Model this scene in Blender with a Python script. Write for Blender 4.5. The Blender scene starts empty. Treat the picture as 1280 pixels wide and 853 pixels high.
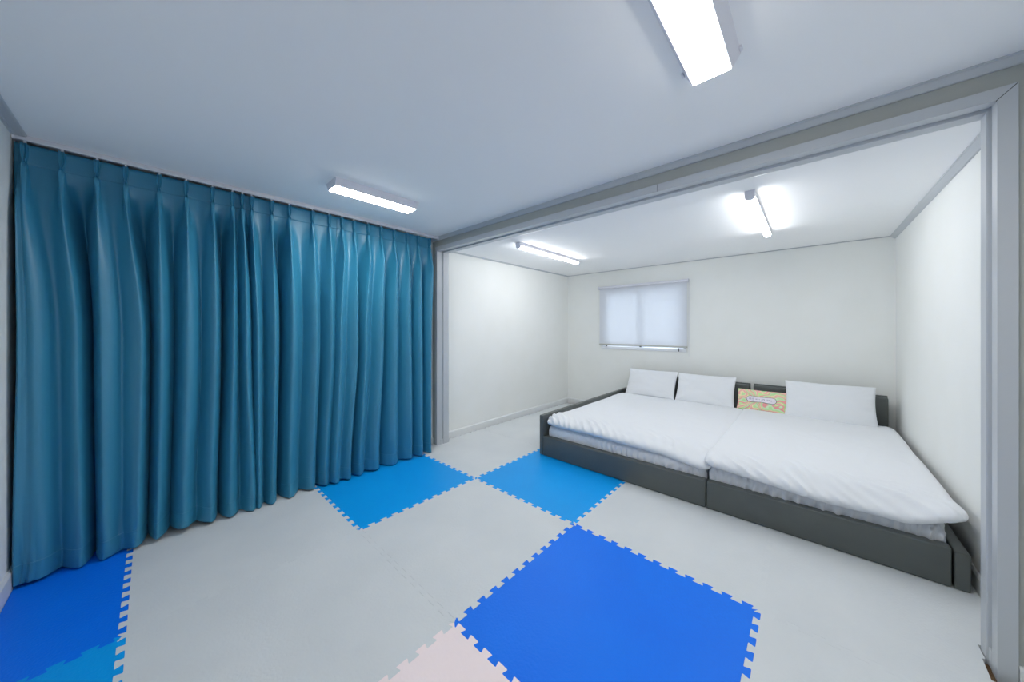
import bpy, bmesh, math, random
from mathutils import Vector, Matrix, noise

random.seed(7)
sc = bpy.context.scene
PI = math.pi

# ------------------------------------------------------------------ camera
cam_d = bpy.data.cameras.new('camera')
cam_d.sensor_width = 36.0
cam_d.lens = 36.0 * 409.76 / 1280.0
cam_d.shift_y = -16.5 / 1280.0
cam_d.clip_start = 0.02
cam = bpy.data.objects.new('camera', cam_d)
sc.collection.objects.link(cam)
cam.location = (0, 0, 1.3226)
cam.rotation_euler = (PI / 2, 0, 0.7381)
sc.camera = cam

# ------------------------------------------------------------------ world, exposure
world = bpy.data.worlds.new('daylight')
sc.world = world
world.use_nodes = True
wb = world.node_tree.nodes['Background']
wb.inputs[0].default_value = (0.90, 0.95, 1.0, 1)
wb.inputs[1].default_value = 6.0
sc.view_settings.view_transform = 'Standard'
sc.view_settings.look = 'None'
sc.view_settings.gamma = 1.0
sc.view_settings.use_curve_mapping = False
sc.view_settings.exposure = 0.0
sc.cycles.use_denoising = True
sc.cycles.max_bounces = 14
sc.cycles.diffuse_bounces = 10
sc.cycles.glossy_bounces = 4
sc.cycles.sample_clamp_indirect = 8.0
FLAT_LAMP = 46.0      # emission of the two flat lamps in the front room
TUBE_LAMP = 38.5      # emission of the two tube lamps over the bed

# ------------------------------------------------------------------ helpers
C = sc.collection


def s2l(r, g, b):
    f = lambda c: (c / 255 / 12.92) if c / 255 <= 0.04045 else ((c / 255 + 0.055) / 1.055) ** 2.4
    return (f(r), f(g), f(b), 1)


def mat(name, col, rough=0.5, spec=0.5, metal=0.0, noise_scale=0, col2=None, bump=0.0, bump_scale=200,
        emit=None, sheen=0, stretch=(1, 1, 1), detail=6, contrast=(0.35, 0.65), bump_dist=0.001):
    m = bpy.data.materials.new(name)
    m.use_nodes = True
    nt = m.node_tree
    b = nt.nodes['Principled BSDF']
    b.inputs['Base Color'].default_value = col
    b.inputs['Roughness'].default_value = rough
    b.inputs['Specular IOR Level'].default_value = spec
    b.inputs['Metallic'].default_value = metal
    if sheen:
        b.inputs['Sheen Weight'].default_value = sheen
        b.inputs['Sheen Roughness'].default_value = 0.35
        b.inputs['Sheen Tint'].default_value = (min(1, col[0] * 2 + .1), min(1, col[1] * 2 + .1), min(1, col[2] * 2 + .1), 1)
    tc = nt.nodes.new('ShaderNodeTexCoord')
    mp = nt.nodes.new('ShaderNodeMapping')
    mp.inputs['Scale'].default_value = stretch
    nt.links.new(tc.outputs['Object'], mp.inputs[0])
    if noise_scale and col2:
        n = nt.nodes.new('ShaderNodeTexNoise')
        n.inputs['Scale'].default_value = noise_scale
        n.inputs['Detail'].default_value = detail
        nt.links.new(mp.outputs[0], n.inputs['Vector'])
        r = nt.nodes.new('ShaderNodeValToRGB')
        r.color_ramp.elements[0].position = contrast[0]
        r.color_ramp.elements[1].position = contrast[1]
        r.color_ramp.elements[0].color = col
        r.color_ramp.elements[1].color = col2
        nt.links.new(n.outputs[0], r.inputs[0])
        nt.links.new(r.outputs[0], b.inputs['Base Color'])
    if bump:
        n2 = nt.nodes.new('ShaderNodeTexNoise')
        n2.inputs['Scale'].default_value = bump_scale
        n2.inputs['Detail'].default_value = 4
        nt.links.new(mp.outputs[0], n2.inputs['Vector'])
        bp = nt.nodes.new('ShaderNodeBump')
        bp.inputs['Strength'].default_value = bump
        bp.inputs['Distance'].default_value = bump_dist
        nt.links.new(n2.outputs[0], bp.inputs['Height'])
        nt.links.new(bp.outputs[0], b.inputs['Normal'])
    if emit:
        b.inputs['Emission Color'].default_value = emit[0]
        b.inputs['Emission Strength'].default_value = emit[1]
    return m


M = {}
M['wall'] = mat('wallpaper_cream', s2l(240, 241, 238), 0.7, 0.3, noise_scale=3, col2=s2l(238, 239, 235), bump=0.15, bump_scale=260)
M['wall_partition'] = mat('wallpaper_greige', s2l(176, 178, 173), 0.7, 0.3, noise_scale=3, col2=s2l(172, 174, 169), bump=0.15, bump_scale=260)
M['ceiling'] = mat('ceiling_paper', s2l(250, 250, 250), 0.75, 0.25, noise_scale=1.2, col2=s2l(248, 249, 249), bump=0.1, bump_scale=300)
M['trim'] = mat('white_pvc', s2l(191, 195, 199), 0.35, 0.5)
M['board'] = mat('baseboard_white', s2l(226, 228, 228), 0.4, 0.5)
M['subfloor'] = mat('subfloor_board', s2l(120, 95, 66), 0.8, 0.2, noise_scale=20, col2=s2l(88, 68, 48), stretch=(1, 12, 1))
M['dark'] = mat('dark_gap', s2l(30, 28, 26), 0.9, 0.1)


def foam(name, c1, c2, rough):
    m = mat(name, c1, rough, 0.25, noise_scale=2.2, col2=c2, bump=0.55, bump_scale=85, detail=9, bump_dist=0.003, contrast=(0.3, 0.7))
    return m


M['foam_grey'] = foam('foam_grey', s2l(209, 213, 215), s2l(218, 221, 222), 0.55)
M['foam_light'] = foam('foam_light_blue', s2l(0, 156, 238), s2l(4, 162, 242), 0.45)
M['foam_dark'] = foam('foam_royal_blue', s2l(0, 114, 240), s2l(0, 120, 244), 0.45)
M['foam_pink'] = foam('foam_pale_pink', s2l(246, 229, 229), s2l(250, 234, 234), 0.55)
M['curtain'] = mat('curtain_satin', s2l(48, 133, 166), 0.42, 0.7, bump=0.12, bump_scale=900, sheen=0.35, noise_scale=400, col2=s2l(43, 126, 159), bump_dist=0.0005)
M['thread'] = mat('hem_thread', s2l(88, 150, 178), 0.6, 0.3)
M['rail'] = mat('rail_aluminium', s2l(225, 225, 230), 0.35, 0.5, 0.1)
M['lamp_body'] = mat('lamp_body', s2l(228, 228, 236), 0.4, 0.5)
M['lamp_face'] = mat('lamp_face', s2l(255, 255, 255), 0.5, 0.3, emit=((1.0, 0.97, 0.92, 1), FLAT_LAMP))
M['tube_face'] = mat('tube_face', s2l(255, 255, 255), 0.5, 0.3, emit=((0.97, 0.98, 1.0, 1), TUBE_LAMP))
M['leather'] = mat('grey_leather', s2l(92, 97, 95), 0.42, 0.45, noise_scale=5, col2=s2l(86, 91, 89), bump=0.4, bump_scale=500, bump_dist=0.0008)
M['linen'] = mat('white_cotton', s2l(230, 232, 235), 0.8, 0.2, bump=0.1, bump_scale=700, sheen=0.15, bump_dist=0.0005)
M['sheet'] = mat('mattress_sheet', s2l(224, 226, 230), 0.75, 0.25, bump=0.1, bump_scale=700, bump_dist=0.0005)
M['frame'] = mat('window_pvc', s2l(232, 235, 240), 0.35, 0.5)
M['bar'] = mat('bottom_bar', s2l(190, 190, 182), .5, .3)
M['latch'] = mat('latch_grey', s2l(60, 72, 76), 0.5, 0.4)


def glass_mat():
    m = bpy.data.materials.new('frosted_pane')
    m.use_nodes = True
    nt = m.node_tree
    nt.nodes.remove(nt.nodes['Principled BSDF'])
    out = nt.nodes['Material Output']
    tr = nt.nodes.new('ShaderNodeBsdfTranslucent')
    tr.inputs[0].default_value = (0.9, 0.93, 0.95, 1)
    gl = nt.nodes.new('ShaderNodeBsdfGlossy')
    gl.inputs['Roughness'].default_value = 0.15
    mx = nt.nodes.new('ShaderNodeMixShader')
    mx.inputs[0].default_value = 0.08
    nt.links.new(tr.outputs[0], mx.inputs[1])
    nt.links.new(gl.outputs[0], mx.inputs[2])
    nt.links.new(mx.outputs[0], out.inputs[0])
    return m


def blind_mat():
    m = bpy.data.materials.new('blind_cloth')
    m.use_nodes = True
    nt = m.node_tree
    nt.nodes.remove(nt.nodes['Principled BSDF'])
    out = nt.nodes['Material Output']
    tr = nt.nodes.new('ShaderNodeBsdfTranslucent')
    tr.inputs[0].default_value = (0.85, 0.87, 0.9, 1)
    df = nt.nodes.new('ShaderNodeBsdfDiffuse')
    df.inputs[0].default_value = (0.80, 0.82, 0.86, 1)
    mx = nt.nodes.new('ShaderNodeMixShader')
    mx.inputs[0].default_value = 0.76
    nt.links.new(tr.outputs[0], mx.inputs[1])
    nt.links.new(df.outputs[0], mx.inputs[2])
    nt.links.new(mx.outputs[0], out.inputs[0])
    return m


M['glass'] = glass_mat()
M['blind'] = blind_mat()


def obj(name, bm, m, parent=None, smooth=False):
    me = bpy.data.meshes.new(name)
    bmesh.ops.recalc_face_normals(bm, faces=bm.faces)
    bm.to_mesh(me)
    bm.free()
    if isinstance(m, (list, tuple)):
        for q in m:
            me.materials.append(q)
    else:
        me.materials.append(m)
    if smooth:
        for p in me.polygons:
            p.use_smooth = True
    o = bpy.data.objects.new(name, me)
    C.objects.link(o)
    if parent:
        o.parent = parent
    return o


def empty(name, loc):
    o = bpy.data.objects.new(name, None)
    o.empty_display_size = 0.1
    o.location = loc
    C.objects.link(o)
    return o


def tag(o, label, cat, group=None):
    o['label'] = label
    o['category'] = cat
    if group:
        o['group'] = group
    return o


def struct(o):
    o['kind'] = 'structure'
    return o


def box(bm, x0, x1, y0, y1, z0, z1, bevel=0.0, seg=2):
    r = bmesh.ops.create_cube(bm, size=1.0)
    vs = r['verts']
    for v in vs:
        v.co = Vector(((x0 + x1) / 2 + v.co.x * (x1 - x0), (y0 + y1) / 2 + v.co.y * (y1 - y0), (z0 + z1) / 2 + v.co.z * (z1 - z0)))
    if bevel:
        es = list({e for v in vs for e in v.link_edges})
        bmesh.ops.bevel(bm, geom=es, offset=bevel, segments=seg, profile=0.5, affect='EDGES')
    return bm


def boxes(*bs):
    bm = bmesh.new()
    for b in bs:
        box(bm, *b)
    return bm


def prism(bm, pts, axis, a0, a1):
    """extrude a 2D outline along an axis; pts in the other two axes in xyz order"""
    def mk(p, a):
        if axis == 'x':
            return (a, p[0], p[1])
        if axis == 'y':
            return (p[0], a, p[1])
        return (p[0], p[1], a)
    v0 = [bm.verts.new(mk(p, a0)) for p in pts]
    v1 = [bm.verts.new(mk(p, a1)) for p in pts]
    n = len(pts)
    for i in range(n):
        bm.faces.new((v0[i], v0[(i + 1) % n], v1[(i + 1) % n], v1[i]))
    bm.faces.new(v0[::-1])
    bm.faces.new(v1)
    return bm


def local(o, parent):
    """parts are modelled in world space; shift them under the thing's base"""
    o.parent = parent
    o.location = -Vector(parent.location)
    return o


def smoothstep(a, b, x):
    t = max(0.0, min(1.0, (x - a) / (b - a)))
    return t * t * (3 - 2 * t)


# ------------------------------------------------------------------ room shell
XL, XR = -3.2, 0.632          # long side walls
YR, YF = -0.487, 4.996        # rear wall (behind curtain end) and far bedroom wall
YP0, YP1 = 2.165, 2.310       # partition wall with the wide opening
OX0, OX1, OZ = -3.100, 0.524, 2.186
ZC, ZB = 2.335, 2.245         # ceilings: front room, bedroom
FZ = -0.02                    # sub-floor; mat tops are z = 0

struct(obj('floor', boxes((XL - .1, XR + .1, YR - .1, YF + .1, FZ - .08, FZ)), M['subfloor']))
struct(obj('ceiling', boxes((XL - .1, XR + .1, YR - .1, YP0 + .02, ZC, ZC + .1)), M['ceiling']))
struct(obj('ceiling', boxes((XL - .1, XR + .1, YP1 - .02, YF + .1, ZB, ZB + .19)), M['ceiling']))
struct(obj('wall_left', boxes((XL - .1, XL, YR - .1, YF + .1, FZ - .08, ZC + .1)), M['wall']))
struct(obj('wall_right', boxes((XR, XR + .1, YR - .1, YF + .1, FZ - .08, ZC + .1)), M['wall']))
struct(obj('wall_rear', boxes((XL, XR, YR - .1, YR, FZ - .08, ZC + .05)), M['wall']))
WX0, WX1, WZ0, WZ1 = -2.515, -1.295, 1.01, 1.93       # window hole
struct(obj('wall_far', boxes((XL, WX0, YF, YF + .1, FZ - .08, ZB + .1), (WX1, XR, YF, YF + .1, FZ - .08, ZB + .1),
                             (WX0, WX1, YF, YF + .1, FZ - .08, WZ0), (WX0, WX1, YF, YF + .1, WZ1, ZB + .1)), M['wall']))
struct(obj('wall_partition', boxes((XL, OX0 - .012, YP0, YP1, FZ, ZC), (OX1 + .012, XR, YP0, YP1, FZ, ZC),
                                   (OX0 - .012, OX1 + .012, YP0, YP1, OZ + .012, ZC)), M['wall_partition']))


# opening frame: casings with mitred corners and channelled jamb liners
CW = 0.046
CY0, CY1 = YP0 - 0.010, YP0 + 0.001


def poly_prism_y(pts, y0, y1):
    return prism(bmesh.new(), pts, 'y', y0, y1)


g = 0.0016
struct(obj('trim_1', poly_prism_y([(OX1, FZ + .001), (OX1 + CW, FZ + .001), (OX1 + CW, OZ + CW - g), (OX1, OZ - g)], CY0, CY1), M['trim']))
struct(obj('trim_2', poly_prism_y([(OX0, FZ + .001), (OX0 - CW + .012, FZ + .001), (OX0 - CW + .012, OZ + CW - g), (OX0, OZ - g)], CY0, CY1), M['trim']))
JX = -0.716                    # butt joint in the head casing
struct(obj('trim_3', poly_prism_y([(OX0 + g, OZ), (JX - g, OZ), (JX - g, OZ + CW), (OX0 - CW + .012 + g, OZ + CW)], CY0, CY1), M['trim']))
struct(obj('trim_4', poly_prism_y([(JX + g, OZ), (OX1 - g, OZ), (OX1 + CW - g, OZ + CW), (JX + g, OZ + CW)], CY0, CY1), M['trim']))
struct(obj('mitre_gap_shade', poly_prism_y([(OX1 - .0012, OZ + .0012), (OX1 + .0012, OZ - .0012), (OX1 + CW, OZ + CW - .0022), (OX1 + CW - .0022, OZ + CW)], CY0 + .003, CY1 - .001), M['dark']))
# dark strips set in the mitre and joint to paint the gaps' shade
struct(obj('joint_gap_shade', boxes((JX - .004, JX + .004, CY0 + .006, CY1 - .001, OZ + .001, OZ + CW - .001)), M['dark']))


def liner_profile(sign, x):
    # (x, y) outline: face, channel, face; sign = +1 recess to +x
    s = sign * 1.0
    d = 0.012
    return [(x, CY1), (x, 2.203), (x + s * .010, 2.205), (x + s * .010, 2.238), (x, 2.240), (x - s * .004, 2.243), (x - s * .004, 2.300),
            (x, 2.318), (x + s * .02, 2.318), (x + s * .02, CY1)]


def liner(name, sign, x):
    bm = prism(bmesh.new(), liner_profile(sign, x), 'z', FZ + .001, OZ + .012)
    # plug closing the foot of the channel
    x0, x1 = sorted((x, x + sign * .011))
    box(bm, x0, x1, 2.204, 2.239, FZ + .002, 0.055, 0.003)
    return struct(obj(name, bm, M['trim']))


liner('trim_6', 1, OX1)
liner('trim_7', -1, OX0)
pr = [(y, OZ + (0 if abs(px) < 1e-9 else px)) for px, y in
      [(0, CY1), (0, 2.203), (.010, 2.205), (.010, 2.238), (0, 2.240), (-.004, 2.243), (-.004, 2.300), (0, 2.318), (.012, 2.318), (.012, CY1)]]
struct(obj('trim_8', prism(bmesh.new(), pr, 'x', OX0, OX1), M['trim']))

# ceiling mouldings (small cove)


def cove(name, axis, wall, sgn, a0, a1, zt, w=0.042, h=0.034):
    # outline in (horizontal, z)
    pts = [(wall, zt + .002), (wall + sgn * w, zt + .002), (wall + sgn * w, zt - .006), (wall + sgn * (w - .006), zt - .009),
           (wall + sgn * .014, zt - h + .004), (wall + sgn * .010, zt - h), (wall, zt - h)]
    return struct(obj(name, prism(bmesh.new(), pts, axis, a0, a1), M['trim']))


cove('trim_9', 'x', YP0, -1, XL, XR, ZC, 0.030, 0.035)
cove('trim_10', 'x', YR, 1, XL, XR, ZC, 0.046, 0.016)
cove('trim_11', 'y', XR, -1, YP1, YF, ZB, 0.040, 0.030)
cove('trim_12', 'y', XL, 1, YP1, YF, ZB, 0.024, 0.016)
cove('trim_13', 'x', YF, -1, XL, XR, ZB, 0.010, 0.008)


def base(name, axis, wall, sgn, a0, a1, h=0.084):
    pts = [(wall, FZ + .001), (wall + sgn * .014, FZ + .001), (wall + sgn * .014, h - .012), (wall + sgn * .006, h - .002), (wall, h)]
    return struct(obj(name, prism(bmesh.new(), pts, axis, a0, a1), M['board']))


base('baseboard_left', 'y', XL, 1, YP1, YF)
base('baseboard_curtain_side', 'y', XL, 1, YR, YP0, 0.07)
base('baseboard_far', 'x', YF, -1, XL + .014, XR - .014)
base('baseboard_right', 'y', XR, -1, YP1, YF)
base('baseboard_rear', 'x', YR, 1, XL + .014, XR, 0.1)
base('baseboard_partition', 'x', YP0, -1, OX1 + CW + .002, XR, 0.07)

# ------------------------------------------------------------------ window
win = struct(empty('window_1', (-1.905, YF, 0.98)))
fx0, fx1, fz0, fz1 = -2.545, -1.268, 0.982, 1.955


def wpart(name, bm, m):
    o = obj(name, bm, m)
    return local(o, win)


wf = bmesh.new()
for b in ((fx0, fx1, YF - .016, YF + .08, fz0, fz0 + .045), (fx0, fx1, YF - .016, YF + .08, fz1 - .045, fz1),
          (fx0, fx0 + .045, YF - .016, YF + .08, fz0 + .045, fz1 - .045), (fx1 - .045, fx1, YF - .016, YF + .08, fz0 + .045, fz1 - .045)):
    box(wf, *b, 0.003, 1)
wpart('window_frame', wf, M['frame'])
xm = -1.905
for k, (a, b, y) in enumerate(((fx0 + .045, xm + .03, YF + .004), (xm - .03, fx1 - .045, YF + .036))):
    s = bmesh.new()
    w = 0.062
    z0, z1 = fz0 + .047, fz1 - .047
    box(s, a, b, y, y + .028, z0, z0 + w, .002, 1)
    box(s, a, b, y, y + .028, z1 - w, z1, .002, 1)
    box(s, a, a + w, y, y + .028, z0 + w, z1 - w, .002, 1)
    box(s, b - w, b, y, y + .028, z0 + w, z1 - w, .002, 1)
    so = wpart('sash', s, M['frame'])
    po = obj('pane', boxes((a + w - .005, b - w + .005, y + .011, y + .017, z0 + w - .005, z1 - w + .005)), M['glass'])
    po.parent = so
wpart('latch', boxes((-1.92, -1.895, YF - .008, YF + .004, 1.03, 1.05)), M['latch'])
wpart('latch', boxes((-1.372, -1.360, YF - .030, YF - .016, 0.990, 1.036)), M['latch'])
wpart('latch', boxes((-2.455, -2.440, YF - .022, YF - .016, 1.024, 1.040)), M['latch'])

# roller blind in front of the window
bx0, bx1, by = -2.585, -1.235, 4.945
bl = empty('roller_blind', (-1.91, by, 1.05))
tag(bl, 'white roller blind pulled down over the small bedroom window', 'blind')


def tube(bm, p0, p1, r, n=14, caps=True):
    p0, p1 = Vector(p0), Vector(p1)
    d = p1 - p0
    res = bmesh.ops.create_cone(bm, cap_ends=caps, segments=n, radius1=r, radius2=r, depth=d.length)
    q = d.to_track_quat('Z', 'Y').to_matrix().to_4x4()
    bmesh.ops.transform(bm, matrix=Matrix.Translation((p0 + p1) / 2) @ q, verts=res['verts'])
    return bm


local(obj('roller', tube(bmesh.new(), (bx0 + .012, by + .004, 1.975), (bx1 - .012, by + .004, 1.975), .019, 20), M['lamp_body'], smooth=False), bl)
local(obj('cloth', boxes((bx0 + .02, bx1 - .02, by + .020, by + .0212, 1.063, 1.975)), M['blind']), bl)
local(obj('bottom_bar', box(bmesh.new(), bx0 + .015, bx1 - .015, by + .012, by + .028, 1.045, 1.066, .004), M['bar']), bl)
for xx in (bx0, bx1 - .012):
    local(obj('bracket', box(bmesh.new(), xx, xx + .012, by - .014, YF, 1.948, 2.0, .004), M['lamp_body']), bl)
ch = bmesh.new()
for xx in (bx1 + .004, bx1 + .016):
    tube(ch, (xx, by + .01, 0.93), (xx, by + .01, 1.97), .0016, 6)
local(obj('pull_chain', ch, M['rail']), bl)

# ------------------------------------------------------------------ foam mats
GX, GY = -2.181, 0.914
PITCH = 1.0 / 12


def edge_teeth(L0, L1, phase):
    """points (s, d) of the jigsaw line, s along the seam, d across it"""
    pts = []
    hd = 0.0125
    k0 = math.floor((L0 - phase) / PITCH) - 1
    k1 = math.ceil((L1 - phase) / PITCH) + 1
    for k in range(k0, k1):
        c = phase + (k + .5) * PITCH
        wn, wt = 0.39 * PITCH / 2, 0.61 * PITCH / 2
        r = 0.10
        raw = [(c - wn, -hd), (c - wt, hd), (c + wt, hd), (c + wn, -hd)]
        for i, (s, d) in enumerate(raw):
            # small rounded corner from three points
            ps, pd = raw[i - 1] if i else (c - PITCH + wn, -hd)
            ns, nd = raw[i + 1] if i < 3 else (c + PITCH - wn, -hd)

            def tow(a, b, l=0.0055):
                v = Vector((b[0] - a[0], b[1] - a[1]))
                v = v.normalized() * l
                return (a[0] + v.x, a[1] + v.y)
            a = tow((s, d), (ps, pd))
            b = tow((s, d), (ns, nd))
            m_ = ((a[0] + b[0]) / 4 + s / 2, (a[1] + b[1]) / 4 + d / 2)
            pts += [a, m_, b]
    return [p for p in pts if L0 + .016 < p[0] < L1 - .016]


def mat_outline(i, j, clip):
    x0, x1 = GX + i, GX + i + 1
    y0, y1 = GY + j, GY + j + 1
    cx0, cx1, cy0, cy1 = clip
    e = {(1, 1): .0001, (2, 1): .0001, (-1, -1): .0001, (0, -1): .0001, (0, 0): .0008}.get((i, j), .0004)
    out = []
    # which sides keep their teeth
    tb, tr, tt, tl = cy0 <= y0, cx1 >= x1, cy1 >= y1, cx0 <= x0
    X0, X1, Y0, Y1 = max(x0, cx0), min(x1, cx1), max(y0, cy0), min(y1, cy1)
    # bottom: left to right
    out.append((X0 + e, Y0 + e))
    if tb:
        out += [(s, Y0 + d + e) for s, d in edge_teeth(X0, X1, GX)]
    out.append((X1 - e, Y0 + e))
    if tr:
        out += [(X1 + d - e, s) for s, d in edge_teeth(Y0, Y1, GY)]
    elif (i, j) == (2, 1):
        out += [(0.6165, 2.120), (0.503, 2.120), (0.509, 2.235), (0.5175, 2.240), (0.5175, 2.322), (0.6165, 2.322)]
    out.append((X1 - e, Y1 - e))
    if tt:
        out += [(s, Y1 + d - e) for s, d in reversed(edge_teeth(X0, X1, GX))]
    out.append((X0 + e, Y1 - e))
    if tl:
        out += [(X0 + d + e, s) for s, d in reversed(edge_teeth(Y0, Y1, GY))]
    return out


def make_mat(i, j, m, label, group, clip):
    pts = mat_outline(i, j, clip)
    bm = bmesh.new()
    dz = random.uniform(-.0003, .0003)
    vs = [bm.verts.new((x, y, dz)) for x, y in pts]
    f = bm.faces.new(vs)
    if f.normal.z < 0:
        f.normal_flip()
    r = bmesh.ops.extrude_face_region(bm, geom=[f])
    bmesh.ops.translate(bm, vec=(0, 0, FZ + .0005), verts=[v for v in r['geom'] if isinstance(v, bmesh.types.BMVert)])
    bmesh.ops.triangulate(bm, faces=[q for q in bm.faces if len(q.verts) > 4])
    o = obj('foam_mat', bm, m)
    c = Vector((sum(p[0] for p in pts) / len(pts), sum(p[1] for p in pts) / len(pts), 0))
    o.data.transform(Matrix.Translation(-c))
    o.location = c
    tag(o, label, 'floor mat', group)
    return o


CL = (XL + .015, XR - .0155, YR + .015, YF - .015)
gm = 'jigsaw foam floor mats'
mats = [
    (0, 0, 'foam_grey', 'grey foam mat in the floor centre, between both light blue mats and the royal blue'),
    (-1, 0, 'foam_light', 'light blue foam mat partly under the right end of the curtains'),
    (0, 1, 'foam_light', 'light blue foam mat at the left front foot of the bed'),
    (1, 0, 'foam_dark', 'large royal blue foam mat in the foreground, between pink mat and bed'),
    (1, -1, 'foam_pink', 'pale pink foam mat at the bottom edge, the only pink one'),
    (1, 1, 'foam_grey', 'grey foam mat along the long grey bed base, right of the light blue mat'),
    (2, 0, 'foam_grey', 'grey foam mat right of the royal blue mat, in the bottom right corner'),
    (2, 1, 'foam_grey', 'grey foam mat before the right end of the bed, by the right opening jamb'),
    (-1, 1, 'foam_grey', 'grey foam mat in the left end of the opening, beside the last curtain'),
    (-1, -1, 'foam_grey', 'grey foam mat under the middle of the curtains, between royal blue and light blue mats'),
    (0, -1, 'foam_grey', 'large grey foam mat in the foreground left of the pink mat'),
    (-1, -2, 'foam_dark', 'royal blue foam mat in the left corner, partly under the leftmost curtain'),
    (0, -2, 'foam_light', 'light blue foam mat at the bottom left corner, in front of a royal blue mat'),
    (-1, 2, 'foam_grey', 'grey foam mat beside the left side panel of the bed'),
    (-1, 3, 'foam_grey', 'farthest grey foam mat, in the bedroom corner below the window'),
    (0, 2, 'foam_grey', 'grey foam mat mostly under the left end of the bed'),
    (2, -1, 'foam_grey', 'grey foam mat just in front of the camera, below the picture'),
]
for i, j, m, lab in mats:
    make_mat(i, j, M[m], lab, gm, CL)

# ------------------------------------------------------------------ curtains
SY, CYAW = math.sin(0.7381), math.cos(0.7381)


def pxY(px, X):
    a = (px - 640) / 409.76
    dx, dy = -SY + a * CYAW, CYAW + a * SY
    return X * dy / dx


# (top px, middle px, bottom px, depth of the valley that follows)
RA = [(21, 23, 17, .06, 0), (30, 44, 46, .35), (77, 95, 101, 1.0), (121, 127, 130, .30), (157, 176, 172, 1.0), (199, 202, 197, .7),
      (233, 235, 229, .45), (266, 270, 263, 1.0), (291, 292, 288, .5), (303, 309, 316, .8)]
RB = [(315, 323, 324, .45), (340, 344.5, 341, .95), (362, 368, 363, .5), (391, 397, 392, .55), (412, 415, 408, .6)]
RC = [(428, 425, 419, .35), (443, 446, 437, .8), (460.5, 457, 450, .4), (476.5, 476, 469, .7), (493, 495.5, 492, .5),
      (509, 511.5, 513, .55), (523, 526, 526, .6), (537, 539, 538, .6)]
CTOP, CTAPE = 2.292, 2.196
XFRONT = -2.965


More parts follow.
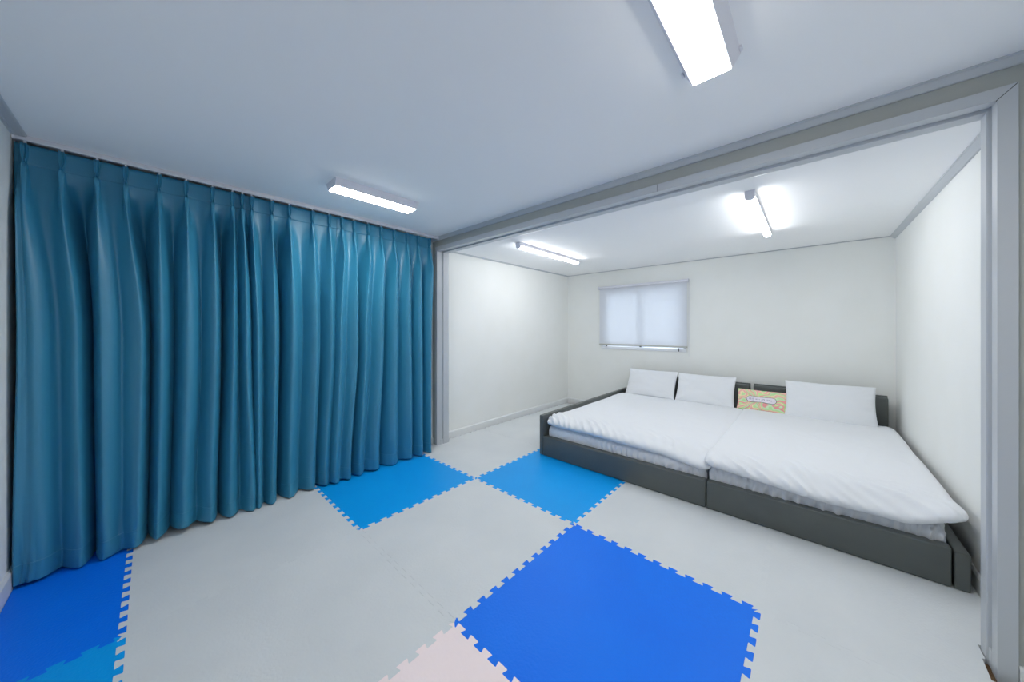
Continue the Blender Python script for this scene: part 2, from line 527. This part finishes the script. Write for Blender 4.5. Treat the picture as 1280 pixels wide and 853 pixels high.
def curtain(ridges, lead, tail, xoff, label, hemz):
    R = [(pxY(q[0], -3.03), pxY(q[1], XFRONT), pxY(q[2], XFRONT), q[3]) for q in ridges]
    HD = [q[4] if len(q) > 4 else 1 for q in ridges]
    first = (R[0][0] - lead, R[0][1] - lead, R[0][2] - lead, .8)
    last = (R[-1][0] + tail, R[-1][1] + tail, R[-1][2] + tail, 0)
    n = len(R)
    SUB = 22
    zs = [0.0]
    zl = [CTOP - k * (CTOP - CTAPE) / 5 for k in range(6)]
    zl += [CTAPE - 0.012, CTAPE - .03, CTAPE - .055, CTAPE - .085]
    z = CTAPE - .12
    while z > .115:
        zl.append(z)
        z -= .05
    zl += [.108, .101, .0985, .096]
    zl += [.085, .065, .045, .025, .010, .0]

    def ry(k, z):
        r = R[k]
        if z > 1.25:
            t = smoothstep(1.25, 2.2, z)
            return r[1] * (1 - t) + r[0] * t
        t = 1 - z / 1.25
        t = t * t * (3 - 2 * t)
        return r[1] * (1 - t) + r[2] * t

    rows = []
    for z in zl:
        body = 1 - smoothstep(CTAPE - .26, CTAPE - .005, z)
        row = []

        def half(k, t, side, D, g, xr):
            # t in 0..1 from ridge k to the mid valley; side -1/+1
            # heading (pinch pleat)
            pin = 1 - .62 * math.exp(-((z - CTAPE) / .018) ** 2)
            w = .010 * pin
            tip = .040 * HD[k]
            w *= HD[k]
            if t < .15:
                u = t / .15
                hy = w * math.sin(u * PI / 2)
                hx = tip - .012 * (1 - u) * (z > CTAPE - .03)
            elif t < .42:
                u = (t - .15) / .27
                hy = w * (1 - .35 * math.sin(u * PI))
                hx = tip * (1 - u)
            else:
                u = (t - .42) / .58
                hy = w + (D / 2 - w) * u
                hx = -.008 * math.sin(u * PI / 2) * (D / .12)
            hX = -3.055 + hx
            th = t / 2
            kz = -.03 + (.05 + .13 * g) * smoothstep(2.1, 1.55, z)
            by_ = D * (th + kz * math.sin(2 * PI * th))
            q = (.5 - .5 * math.cos(2 * PI * th))
            bX = xr - .180 * min(1.0, .40 + D / .15) * g * (q ** (.85 - .25 * smoothstep(1.2, 2.1, z)))
            y = hy * (1 - body) + by_ * body
            x = hX * (1 - body) + bX * body
            return side * y, x

        def xr_of(k):
            v = noise.noise(Vector((k * 7.3 + xoff * 50, z * .5, 3.1)))
            return XFRONT + xoff + .022 * v - .012 * smoothstep(1.6, 2.2, z)

        # lead-in
        pts = []
        for k in range(n):
            yk = ry(k, z)
            Dl = (yk - ry(k - 1, z)) if k else lead * 2
            gl = R[k - 1][3] if k else .8
            Dr = (ry(k + 1, z) - yk) if k < n - 1 else tail * 2
            gr = R[k][3]
            for s in range(SUB):
                t = 1 - s / SUB
                dy, x = half(k, t, -1, Dl, gl, xr_of(k))
                if k and t > .6:      # blend ridge depth towards the neighbour at the valley
                    b = (t - .6) / .4 * .5
                    x += (xr_of(k - 1) - xr_of(k)) * b * body
                pts.append((yk + dy, x))
            for s in range(SUB + (1 if k == n - 1 else 0)):
                t = s / SUB
                dy, x = half(k, t, 1, Dr, gr, xr_of(k))
                if k < n - 1 and t > .6:
                    b = (t - .6) / .4 * .5
                    x += (xr_of(k + 1) - xr_of(k)) * b * body
                pts.append((yk + dy, x))
        N = len(pts)
        for q, (y, x) in enumerate(pts):
            s = q / 12.0
            zz = z
            # soft irregularities
            a = noise.noise(Vector((s * .9 + xoff * 90, z * .8, 1.7)))
            x += .006 * a * body
            y += .004 * noise.noise(Vector((s * .7, z * 1.1, 9.2 + xoff * 30))) * body
            if z < .35:   # kinks where the cloth meets the floor
                kf = smoothstep(.35, .05, z)
                nn = noise.noise(Vector((s * 1.5 + xoff * 70, z * 11, 5.5)))
                x += .009 * kf * nn
            hz = hemz(y)
            zz = z + (hz) * smoothstep(1.2, 0, z)
            if z > CTAPE + .01:
                zz -= .006 * (.5 - .5 * math.cos(q * 2 * PI / (2 * SUB))) * smoothstep(CTAPE, CTOP, z)
            row.append((x, y, zz))
        rows.append(row)

    root = empty('curtain', (XFRONT, (R[0][1] + R[-1][1]) / 2, 0.0))
    tag(root, label, 'curtain', 'teal pinch pleat curtains')

    def sheet(name, i0, i1, off=0.0):
        bm = bmesh.new()
        vv = [[bm.verts.new((p[0] + off, p[1], p[2])) for p in rows[i]] for i in range(i0, i1 + 1)]
        for a in range(len(vv) - 1):
            for b in range(len(vv[0]) - 1):
                bm.faces.new((vv[a][b], vv[a][b + 1], vv[a + 1][b + 1], vv[a + 1][b]))
        o = obj(name, bm, M['curtain'], smooth=True)
        sd = o.modifiers.new('thickness', 'SOLIDIFY')
        sd.thickness = 0.0012
        sd.offset = 0
        return local(o, root)
    ih = next(i for i, z in enumerate(zl) if abs(z - .096) < 1e-6)
    sheet('heading', 0, 6, .0008)
    sheet('cloth', 5, ih)
    sheet('hem', ih - 1, len(zl) - 1, .0016)
    # stitched thread line above the hem
    bm = bmesh.new()
    row = rows[ih - 2]
    for q in range(0, len(row) - 1):
        p, r_ = Vector(row[q]), Vector(row[q + 1])
        d = Vector((.0030, 0, 0))
        u = Vector((0, 0, .0012))
        vs = [bm.verts.new(w) for w in (p + d - u, r_ + d - u, r_ + d + u, p + d + u)]
        bm.faces.new(vs)
    local(obj('stitching', bm, M['thread']), root)
    return root


def hem_a(y):
    return .012 + .020 * math.exp(-((y - .13) / .11) ** 2) + .006 * math.sin(y * 9) + .010 * math.exp(-((y + .05) / .05) ** 2)


def hem_b(y):
    return .010 + .006 * math.sin(y * 7 + 1)


def hem_c(y):
    return .010 + .006 * math.sin(y * 8) + .014 * math.exp(-((y - 1.35) / .12) ** 2)


curtain(RA, .012, .05, 0.0, 'leftmost and widest teal pinch pleat curtain, ending in the left room corner', hem_a)
curtain(RB, .03, .075, -.012, 'middle teal curtain between the left and right curtains, stitched hem over the grey mat', hem_b)
curtain(RC, .035, .02, .012, 'right teal curtain beside the opening, hanging over the light blue mat', hem_c)

# rail with gliders
rail = empty('curtain_rail', (-3.052, .8, 2.325))
tag(rail, 'long slim white curtain rail along the ceiling above the teal curtains', 'curtain rail')
rb = bmesh.new()
box(rb, -3.064, -3.040, YR + .004, 2.132, 2.304, 2.322, .002, 1)
box(rb, -3.055, -3.049, YR + .03, 2.128, 2.320, ZC, 0)
local(obj('track', rb, M['rail']), rail)
local(obj('end_cap', box(bmesh.new(), -3.068, -3.036, YR + .001, YR + .010, 2.300, 2.324, .002, 1), M['rail']), rail)
local(obj('end_cap', box(bmesh.new(), -3.068, -3.036, 2.128, 2.140, 2.300, 2.324, .002, 1), M['rail']), rail)
gl = box(bmesh.new(), -.004, .004, -.005, .005, -.022, 0, .0015, 1)
g0 = None
for R_ in RA[1:] + RB + RC:
    y = pxY(R_[0], -3.03)
    if g0 is None:
        g0 = obj('glider', gl, M['rail'])
        o = g0
    else:
        o = g0.copy()
        C.objects.link(o)
    o.parent = rail
    o.location = Vector((-3.046, y, 2.306)) - rail.location

# ------------------------------------------------------------------ ceiling lamps


def flat_lamp(cx, y0, y1, label):
    r = empty('ceiling_light', (cx, (y0 + y1) / 2, ZC))
    tag(r, label, 'ceiling lamp', 'flat ceiling lamps of the front room')
    zb = 2.286
    bm = bmesh.new()
    # tapered housing: wide at the ceiling, narrow at the face
    top = [(cx - .092, y0 - .012), (cx + .092, y0 - .012), (cx + .092, y1 + .012), (cx - .092, y1 + .012)]
    mid = [(cx - .086, y0 - .010), (cx + .086, y0 - .010), (cx + .086, y1 + .010), (cx - .086, y1 + .010)]
    bot = [(cx - .066, y0 - .006), (cx + .066, y0 - .006), (cx + .066, y1 + .006), (cx - .066, y1 + .006)]
    inn = [(cx - .061, y0), (cx + .061, y0), (cx + .061, y1), (cx - .061, y1)]
    rings = [(top, ZC), (mid, ZC - .012), (bot, zb), (inn, zb), (inn, zb + .006)]
    vv = [[bm.verts.new((x, y, z)) for x, y in ring] for ring, z in rings]
    for a in range(len(vv) - 1):
        for b in range(4):
            bm.faces.new((vv[a][b], vv[a][(b + 1) % 4], vv[a + 1][(b + 1) % 4], vv[a + 1][b]))
    bm.faces.new(vv[0])
    local(obj('housing', bm, M['lamp_body']), r)
    local(obj('diffuser', boxes((cx - .0605, cx + .0605, y0 + .0005, y1 - .0005, zb - .004, zb + .004)), M['lamp_face']), r)
    for sx in (-1, 1):
        local(obj('mounting_clip', box(bmesh.new(), cx + sx * .096 - .004, cx + sx * .096 + .004, y1 - .03, y1 - .006, ZC - .010, ZC, .001, 1), M['lamp_body']), r)
    return r


flat_lamp(-2.435, .84, 1.445, 'slim flat ceiling lamp above the curtains, left one in the front room')
flat_lamp(-.280, .84, 1.445, 'large bright flat ceiling lamp cut by the top edge of the picture')


def tube_lamp(cx, y0, y1, label):
    r = empty('ceiling_light', (cx, (y0 + y1) / 2, ZB))
    tag(r, label, 'ceiling lamp', 'tube ceiling lamps of the bedroom')
    w = .027
    body = prism(bmesh.new(), [(cx - w, ZB), (cx - w, ZB - .036), (cx + w, ZB - .036), (cx + w, ZB)], 'y', y0, y1)
    local(obj('housing', body, M['lamp_body']), r)
    pts = [(cx - w + .001, ZB - .036)]
    for k in range(0, 9):
        a = PI + k * PI / 8
        pts.append((cx + (w - .001) * math.cos(a), ZB - .044 + .018 * math.sin(a)))
    pts.append((cx + w - .001, ZB - .036))
    d = prism(bmesh.new(), pts, 'y', y0 + .022, y1 - .005)
    local(obj('diffuser', d, M['tube_face']), r)
    for a, b in ((y0 - .001, y0 + .022), (y1 - .006, y1 + .001)):
        pc = [((x - cx) * 1.05 + cx, z - (.0015 if z < ZB - .03 else 0)) for x, z in pts]
        c = prism(bmesh.new(), [(cx - w - .001, ZB)] + [(cx - w - .001, ZB - .022)] + pc[1:-1] + [(cx + w + .001, ZB - .022), (cx + w + .001, ZB)], 'y', a, b)
        local(obj('end_cap', c, M['lamp_body']), r)
    return r


tube_lamp(-2.335, 2.66, 3.88, 'long tube lamp on the bedroom ceiling at the left, near the window')
tube_lamp(-.300, 2.70, 3.93, 'short-looking tube lamp on the bedroom ceiling at the right, above the bed')

# ------------------------------------------------------------------ beds


def wrapped(x0, x1, y0, y1, z0, z1, r, seam=None, seg=5):
    bm = bmesh.new()
    box(bm, x0, x1, y0, y1, z0, z1, r, seg)
    return bm


YB0 = 2.730
bedL = empty('bed_frame', (-1.33, 3.8, 0))
tag(bedL, 'wider left grey leather bed frame with a raised left side panel', 'bed', 'two grey leather beds pushed together')
local(obj('side_panel', wrapped(-2.098, -2.052, YB0 + .004, 4.905, .001, .412, .009), M['leather'], smooth=True), bedL)
local(obj('front_rail', wrapped(-2.050, -.5675, YB0, YB0 + .062, .001, .203, .012), M['leather'], smooth=True), bedL)
local(obj('headboard', wrapped(-2.0, -.534, 4.830, 4.880, .001, .638, .018), M['leather'], smooth=True), bedL)
local(obj('back_board', wrapped(-2.0, -.534, 4.881, 4.905, .001, .650, .006, seg=2), M['leather']), bedL)
local(obj('slat_base', boxes((-2.050, -.56, YB0 + .064, 4.828, .10, .14)), M['dark']), bedL)

bedR = empty('bed_frame', (0.0, 3.8, 0))
tag(bedR, 'narrower right grey leather bed frame, its low side rail by the right wall', 'bed', 'two grey leather beds pushed together')
local(obj('front_rail', wrapped(-.5625, .533, YB0, YB0 + .062, .001, .203, .012), M['leather'], smooth=True), bedR)
local(obj('side_rail', wrapped(.5405, .592, YB0 + .002, 4.83, .001, .190, .008), M['leather'], smooth=True), bedR)
local(obj('headboard', wrapped(-.503, .566, 4.830, 4.880, .001, .638, .018), M['leather'], smooth=True), bedR)
local(obj('back_board', wrapped(-.503, .566, 4.881, 4.905, .001, .650, .006, seg=2), M['leather']), bedR)
local(obj('slat_base', boxes((-.555, .539, YB0 + .064, 4.828, .10, .14)), M['dark']), bedR)
sm = bmesh.new()
for k in range(16):
    z = .014 + k * .0115
    box(sm, -.0955, -.0940, YB0 - .0008, YB0 + .001, z, z + .007)
so = obj('stitching', sm, mat('seam_thread', s2l(104, 106, 102), .7, .2))
fr = [o for o in bedR.children if o.name.startswith('front_rail')][0]
so.parent = fr


def slab(name, x0, x1, y0, y1, mid, T, R, nx, ny, disp, m, skirt=None):
    """closed puffy slab; mid(x,y) centre height, T half thickness, R edge rounding radius"""
    def spaced(a, b, n):
        out = []
        L = b - a
        e = min(R, L / 2)
        ne = 7
        for k in range(ne):
            out.append(a + e * (1 - math.cos(k / ne * PI / 2)))
        for k in range(n + 1):
            out.append(a + e + (L - 2 * e) * k / n)
        for k in range(ne - 1, -1, -1):
            out.append(b - e * (1 - math.cos(k / ne * PI / 2)))
        return out
    xs, ys = spaced(x0, x1, nx), spaced(y0, y1, ny)

    def prof(e):
        u = min(1.0, max(0.0, e / R))
        return math.sqrt(max(0.0, 1 - (1 - u) ** 2))
    bm = bmesh.new()
    top, bot = [], []
    for j, y in enumerate(ys):
        rt, rb_ = [], []
        for i, x in enumerate(xs):
            p = prof(min(x - x0, x1 - x)) * prof(min(y - y0, y1 - y))
            c = mid(x, y)
            edge = i in (0, len(xs) - 1) or j in (0, len(ys) - 1)
            vt = Vector((x, y, c + T * p))
            vt += Vector(disp(x, y, p, 1))
            t_ = bm.verts.new(vt)
            if edge:
                b_ = t_
            else:
                vb = Vector((x, y, c - T * p))
                vb += Vector(disp(x, y, p, -1))
                b_ = bm.verts.new(vb)
            rt.append(t_)
            rb_.append(b_)
        top.append(rt)
        bot.append(rb_)
    for j in range(len(ys) - 1):
        for i in range(len(xs) - 1):
            bm.faces.new((top[j][i], top[j][i + 1], top[j + 1][i + 1], top[j + 1][i]))
            q = (bot[j][i], bot[j + 1][i], bot[j + 1][i + 1], bot[j][i + 1])
            if len(set(q)) == 4:
                try:
                    bm.faces.new(q)
                except ValueError:
                    pass
            elif len(set(q)) == 3:
                qq = []
                for v in q:
                    if v not in qq:
                        qq.append(v)
                try:
                    bm.faces.new(qq)
                except ValueError:
                    pass
    o = obj(name, bm, m, smooth=True)
    return o


def ridged(v):
    return 1 - abs(noise.noise(v)) * 2


def nz(x, y, z=0.0):
    return noise.noise(Vector((x, y, z)))


# mattresses under their sheets
def mattress(x0, x1, seed, label, k0, bulge=0.0):
    z0, z1 = .141, .318

    def disp(x, y, p, s):
        f = smoothstep(.10, 0, y - (YB0 + .066))
        w = ridged(Vector(((x + (y - 2.8) * .5) * 11 + seed, 2.0 * x + seed, s * .4 + p * 1.6)))
        wk = k0 + (1 - k0) * smoothstep(x0, x1, x)
        return (0, -.010 * f * w * wk * p * 1.2, (.004 * w * f + .004 * nz(x * 4, y * 4, seed)) * (s > 0))
    o = slab('mattress', x0, x1, YB0 + .040, 4.82, lambda x, y: (z0 + z1) / 2 + .02, (z1 - z0) / 2 - .02 + .02, .05, 190, 40, disp, M['sheet'])
    o.location.z = 0
    tag(o, label, 'mattress', 'mattresses in white sheets')
    return o


# mattress as a rounded body whose front wall leans on the rail
def mattress2(x0, x1, seed, label, k0):
    yf = YB0 + .052
    bm = bmesh.new()
    NX = 520
    prof_ = [(.16, .075), (.002, .10), (0, .19), (-.004, .22), (-.004, .245), (.0, .268), (.006, .288), (.016, .303), (.03, .312), (.06, .316), (.10, .318), (.2, .318), (.6, .318), (1.2, .318), (1.9, .318), (2.02, .310), (2.035, .28), (2.035, .15)]
    rows = []
    for i in range(NX + 1):
        x = x0 + (x1 - x0) * i / NX
        ex = min(x - x0, x1 - x)
        er = 1 - math.sqrt(max(0, 1 - (1 - min(ex / .06, 1)) ** 2))
        row = []
        for k, (dy, z) in enumerate(prof_):
            fr_ = 1 if dy < .02 else smoothstep(.3, .02, dy)
            diag = x - (z - .2) * -1.6
            wk = k0 + (1 - k0) * smoothstep(x0, x1, x)
            ph = diag * 19 + 2.4 * nz(x * 3 + seed, z * 5, 2.2) + seed
            w = (1 - abs(math.sin(PI * ph))) * (.5 + .9 * abs(nz(x * 5, seed, 1.1)) * 2)
            w2 = nz(diag * 42 + seed, x * 3, z * 4)
            y = yf + dy - (.026 * w * wk + .008 * w2 * wk) * fr_ + .011 * fr_ + er * .05 * (dy < .1)
            zz = z - .008 * (z > .28) + (.004 * w * fr_ * wk if z > .25 else 0) - er * .045 * (z > .25)
            row.append(bm.verts.new((x, y, zz)))
        rows.append(row)
    for i in range(NX):
        for k in range(len(prof_) - 1):
            bm.faces.new((rows[i][k], rows[i + 1][k], rows[i + 1][k + 1], rows[i][k + 1]))
        bm.faces.new((rows[i][-1], rows[i + 1][-1], rows[i + 1][0], rows[i][0]))
    bm.faces.new(rows[0])
    bm.faces.new(rows[-1][::-1])
    o = obj('mattress', bm, M['sheet'], smooth=True)
    c = Vector(((x0 + x1) / 2, 3.8, .14))
    o.data.transform(Matrix.Translation(-c))
    o.location = c + Vector((0, 0, .0))
    for v in o.data.vertices:
        if v.co.z + c.z < .141:
            v.co.z = .141 - c.z
    tag(o, label, 'mattress', 'mattresses in white sheets')
    return o


mattress2(-2.040, -.575, 3.0, 'white-sheeted mattress on the wider left bed', .5)
mattress2(-.568, .530, 11.0, 'white-sheeted mattress with a wrinkled front on the right bed by the wall', .9)


# duvets
def duvet(x0, x1, y0, y1, T, seed, label, midf, wr, name='duvet', ny=130, nx=230):
    def disp(x, y, p, s):
        d = y - y0
        f = smoothstep(.42, .0, d)
        diag = (x + d * .95)
        ph = diag * 12 + 1.8 * nz(x * 2.5 + seed, d * 3, 2.2) + seed
        q = (1 - abs(math.sin(PI * ph))) * (.35 + 1.3 * abs(nz(x * 4 + seed, d * 2, 1.1)) * 2)
        q2 = nz(diag * 30 + seed, d * 3, 2.0)
        big = nz(x * 2.2 + seed, y * 2.2, 4.0)
        fine = ridged(Vector((x * 4 + y * 2.5 + seed, y * 3.5 - x * 1.5, 8.0))) ** 5
        k = wr(x)
        amp = f * k * 1.1
        dz = amp * (.013 * (q - .5) + .004 * q2) + .008 * big * p + .0035 * fine * p
        if s < 0:
            dz = .3 * amp * .01 * (q - .5)
        dy = -.016 * (q - .4) * k * smoothstep(.06, 0, d) - .018 * nz(x * 3 + seed, 1.0, 0)
        dx = .012 * nz(y * 3 + seed, 5.0, 0) * (1 if min(x - x0, x1 - x) < .05 else 0)
        # rounded plan corners
        rc = .07
        ax, ay = min(x - x0, x1 - x), min(y - y0, y1 - y)
        if ax < rc and ay < rc:
            u, v = 1 - ax / rc, 1 - ay / rc
            sc_ = max(u, v) / math.sqrt(u * u + v * v)
            dx += (1 if x < (x0 + x1) / 2 else -1) * (u - u * sc_) * rc
            dy0 = (1 if y < (y0 + y1) / 2 else -1) * (v - v * sc_) * rc
            return (dx, dy * smoothstep(.3, 0, d) + dy0, dz)
        return (dx, dy * smoothstep(.3, 0, d), dz)
    o = slab(name, x0, x1, y0, y1, midf, T, .055, nx, ny, disp, M['linen'])
    c = Vector(((x0 + x1) / 2, (y0 + y1) / 2, .32))
    o.data.transform(Matrix.Translation(-c))
    o.location = c
    tag(o, label, 'duvet', 'white duvets')
    return o


def mid_left(x, y):
    d = y - 2.76
    z = .352
    z -= .020 * smoothstep(.14, 0, d)                       # front lip sags
    z += .016 * smoothstep(.25, .0, x + 2.04) * smoothstep(.5, 0, d)
    z -= .030 * smoothstep(.35, 0, -.555 - x) * smoothstep(.28, 0, d)
    z += .012 * math.sin((x + 2.04) * 3.2) * smoothstep(.3, 0, d)
    return z


def mid_right(x, y):
    d = y - 2.73
    z = .354
    z -= .048 * smoothstep(.16, 0, d) * smoothstep(-.55, .1, x) * (1 - smoothstep(.36, .56, x))
    z -= .012 * smoothstep(.12, 0, d)
    z += .022 * smoothstep(.40, .58, x) * smoothstep(.3, 0, d)
    return z


duvet(-2.046, -.548, 2.745, 4.62, .036, 1.3, 'white duvet spread over the left bed', mid_left, lambda x: .45 + .9 * smoothstep(-1.0, -1.7, x))
duvet(-.585, .592, 2.715, 4.72, .036, 21.7, 'white duvet spread over the right bed, its corner reaching the wall', mid_right, lambda x: .7)


# pillows
def pillow(w, h, t, loc, rot, label, m, name='pillow', cat='pillow', group='white pillows', seed=0.0, n=44, pinch=.045):
    bm = bmesh.new()
    G = {}
    for s in (1, -1):
        for j in range(n + 1):
            for i in range(n + 1):
                u = -math.cos(PI * i / n)
                v = -math.cos(PI * j / n)
                if s < 0 and (i in (0, n) or j in (0, n)):
                    G[s, i, j] = G[1, i, j]
                    continue
                th = ((1 - u * u) * (1 - v * v)) ** .42
                x = u * w / 2 * (1 - pinch * (1 - v * v) ** 1.0 * abs(u) ** 3)
                y = v * h / 2 * (1 - pinch * 1.1 * (1 - u * u) ** 1.0 * abs(v) ** 3)
                wr_ = nz(u * 2.2 + seed, v * 2.2, s * 3.0) * .012 * th
                ed = (1 - th)
                wr_ += ridged(Vector((math.atan2(v, u) * 5 + seed, 1.0, s))) ** 3 * .006 * math.sqrt(max(0, th)) * ed * 2
                G[s, i, j] = bm.verts.new((x, y, s * t / 2 * th + wr_ * s))
    for s in (1, -1):
        for j in range(n):
            for i in range(n):
                q = [G[s, i, j], G[s, i + 1, j], G[s, i + 1, j + 1], G[s, i, j + 1]]
                qq = []
                for v in q:
                    if v not in qq:
                        qq.append(v)
                if s < 0:
                    qq.reverse()
                try:
                    bm.faces.new(qq)
                except ValueError:
                    pass
    o = obj(name, bm, m, smooth=True)
    o.location = loc
    o.rotation_euler = rot
    tag(o, label, cat, group)
    return o


pillow(.66, .40, .13, (-1.650, 4.700, .545), (math.radians(62), 0, math.radians(0)), 'white pillow at the left end of the headboard', M['linen'], seed=1)
pillow(.65, .40, .13, (-.985, 4.690, .540), (math.radians(62), 0, math.radians(0)), 'white pillow on the left bed next to the patterned cushion', M['linen'], seed=5)
pillow(.69, .43, .13, (.135, 4.680, .545), (math.radians(62), 0, math.radians(0)), 'wide white pillow on the right bed, right of the patterned cushion', M['linen'], seed=9)


def cushion_mat():
    m = bpy.data.materials.new('cushion_print')
    m.use_nodes = True
    nt = m.node_tree
    b = nt.nodes['Principled BSDF']
    b.inputs['Roughness'].default_value = .75
    tc = nt.nodes.new('ShaderNodeTexCoord')
    mp = nt.nodes.new('ShaderNodeMapping')
    mp.inputs['Scale'].default_value = (1.0, 1.35, 0)
    nt.links.new(tc.outputs['Object'], mp.inputs[0])
    nz_ = nt.nodes.new('ShaderNodeTexNoise')
    nz_.inputs['Scale'].default_value = 5
    nz_.inputs['Detail'].default_value = 1.5
    nt.links.new(mp.outputs[0], nz_.inputs['Vector'])
    # radial bands: angle around the centre, bent by noise
    sp = nt.nodes.new('ShaderNodeSeparateXYZ')
    nt.links.new(mp.outputs[0], sp.inputs[0])
    at = nt.nodes.new('ShaderNodeMath'); at.operation = 'ARCTAN2'
    nt.links.new(sp.outputs['Y'], at.inputs[0]); nt.links.new(sp.outputs['X'], at.inputs[1])
    ml = nt.nodes.new('ShaderNodeMath'); ml.operation = 'MULTIPLY_ADD'
    ml.inputs[1].default_value = 6.0
    nt.links.new(nz_.outputs[0], ml.inputs[0])
    nt.links.new(at.outputs[0], ml.inputs[2])
    m2 = nt.nodes.new('ShaderNodeMath'); m2.operation = 'MULTIPLY'
    m2.inputs[1].default_value = .95
    nt.links.new(ml.outputs[0], m2.inputs[0])
    fr_ = nt.nodes.new('ShaderNodeMath'); fr_.operation = 'FRACT'
    nt.links.new(m2.outputs[0], fr_.inputs[0])
    r = nt.nodes.new('ShaderNodeValToRGB')
    r.color_ramp.interpolation = 'CONSTANT'
    cols = [(0, s2l(240, 178, 172)), (.24, s2l(240, 226, 178)), (.36, s2l(190, 226, 162)), (.55, s2l(206, 232, 190)), (.68, s2l(240, 160, 158)), (.84, s2l(196, 228, 156)), (.94, s2l(244, 232, 180))]
    e = r.color_ramp.elements
    e[0].position, e[0].color = cols[0]
    e[1].position, e[1].color = cols[1]
    for p_, c_ in cols[2:]:
        q = e.new(p_)
        q.color = c_
    nt.links.new(fr_.outputs[0], r.inputs[0])
    nt.links.new(r.outputs[0], b.inputs['Base Color'])
    return m


cu = pillow(.46, .25, .09, (-.410, 4.665, .487), (math.radians(66), 0, math.radians(-2)), 'small pink and green patterned cushion with a white name plate between two white pillows',
            cushion_mat(), name='patterned_cushion', cat='cushion', group=None, seed=14, n=40, pinch=.04)


def on_cushion(x, y, lift):
    u, v = max(-.98, min(.98, x / .23)), max(-.98, min(.98, y / .125))
    th = ((1 - u * u) * (1 - v * v)) ** .42
    return Vector((x, y, .045 * th + .004 + lift + nz(u * 2.2 + 14, v * 2.2, 3.0) * .012 * th))


def plate(name, a, b, lift, m):
    """capsule outline with a gently waisted middle, following the cushion"""
    bm = bmesh.new()
    n = 30
    cols_ = []
    for i in range(n + 1):
        x = -a * math.cos(PI * i / n)
        ex = max(0, abs(x) - (a - b))
        hh = math.sqrt(max(0, b * b - ex * ex)) * (1 - .13 * math.exp(-(x / .05) ** 2))
        col = []
        for k in range(7):
            y = -hh + 2 * hh * k / 6
            col.append(bm.verts.new(on_cushion(x + .002, y + .004, lift)))
        cols_.append(col)
    for i in range(n):
        for k in range(6):
            bm.faces.new((cols_[i][k], cols_[i + 1][k], cols_[i + 1][k + 1], cols_[i][k + 1]))
    bmesh.ops.remove_doubles(bm, verts=bm.verts, dist=1e-6)
    o = obj(name, bm, m, smooth=True)
    o.parent = cu
    return o


ink = mat('print_ink', s2l(70, 62, 78), .8, .2)
plate('name_border', .137, .0345, .0015, ink)['label'] = 'dark outline'
plate('name_plate', .1335, .031, .0030, mat('print_white', s2l(236, 228, 236), .8, .2))['label'] = 'white capsule'

# the little hand-lettered words on the plate, drawn as pen strokes (x, y in mm)
strokes = [
    # first word
    [(-108, 8), (-96, 10)], [(-104, 3), (-108, -1), (-104, -5), (-99, -1), (-104, 3)], [(-92, 12), (-92, -12)], [(-92, 1), (-87, 1)],
    [(-82, 9), (-70, 9), (-74, 2)], [(-76, 2), (-84, -6)], [(-66, 11), (-66, -10)], [(-80, -12), (-62, -13)],
    # small middle words
    [(-46, 4), (-40, 4), (-40, -3), (-46, -3), (-46, 4)], [(-34, 6), (-34, -6)], [(-26, 3), (-18, 3)], [(-22, 3), (-26, -4)],
    [(-12, 5), (-12, -5)], [(-12, 0), (-8, 0)],
    # last word
    [(8, 12), (8, -12)], [(14, 10), (26, 9), (20, -2), (14, -6)], [(32, 12), (32, -12)], [(32, 1), (37, 1)], [(42, 8), (54, 8)],
    [(48, 3), (43, -2), (48, -7), (53, -2), (48, 3)], [(60, 10), (60, -10)], [(66, 6), (76, 5), (70, -4)], [(80, 8), (80, -8)], [(88, 3), (96, 3), (96, -4), (88, -4), (88, 3)],
]
bm = bmesh.new()
for st in strokes:
    for (xa, ya), (xb, yb) in zip(st[:-1], st[1:]):
        A, B = Vector((xa, ya)) / 1000, Vector((xb, yb)) / 1000
        d = (B - A).normalized()
        nrm = Vector((-d.y, d.x)) * .0011
        L = (B - A).length
        steps = max(1, int(L / .006))
        prev = None
        for k in range(steps + 1):
            p = A + (B - A) * k / steps
            a_ = bm.verts.new(on_cushion(p.x + nrm.x, p.y + nrm.y + .004, .0044))
            b_ = bm.verts.new(on_cushion(p.x - nrm.x, p.y - nrm.y + .004, .0044))
            if prev:
                bm.faces.new((prev[0], prev[1], b_, a_))
            prev = (a_, b_)
o = obj('lettering', bm, mat('print_letters', s2l(96, 88, 128), .8, .2))
o.parent = cu
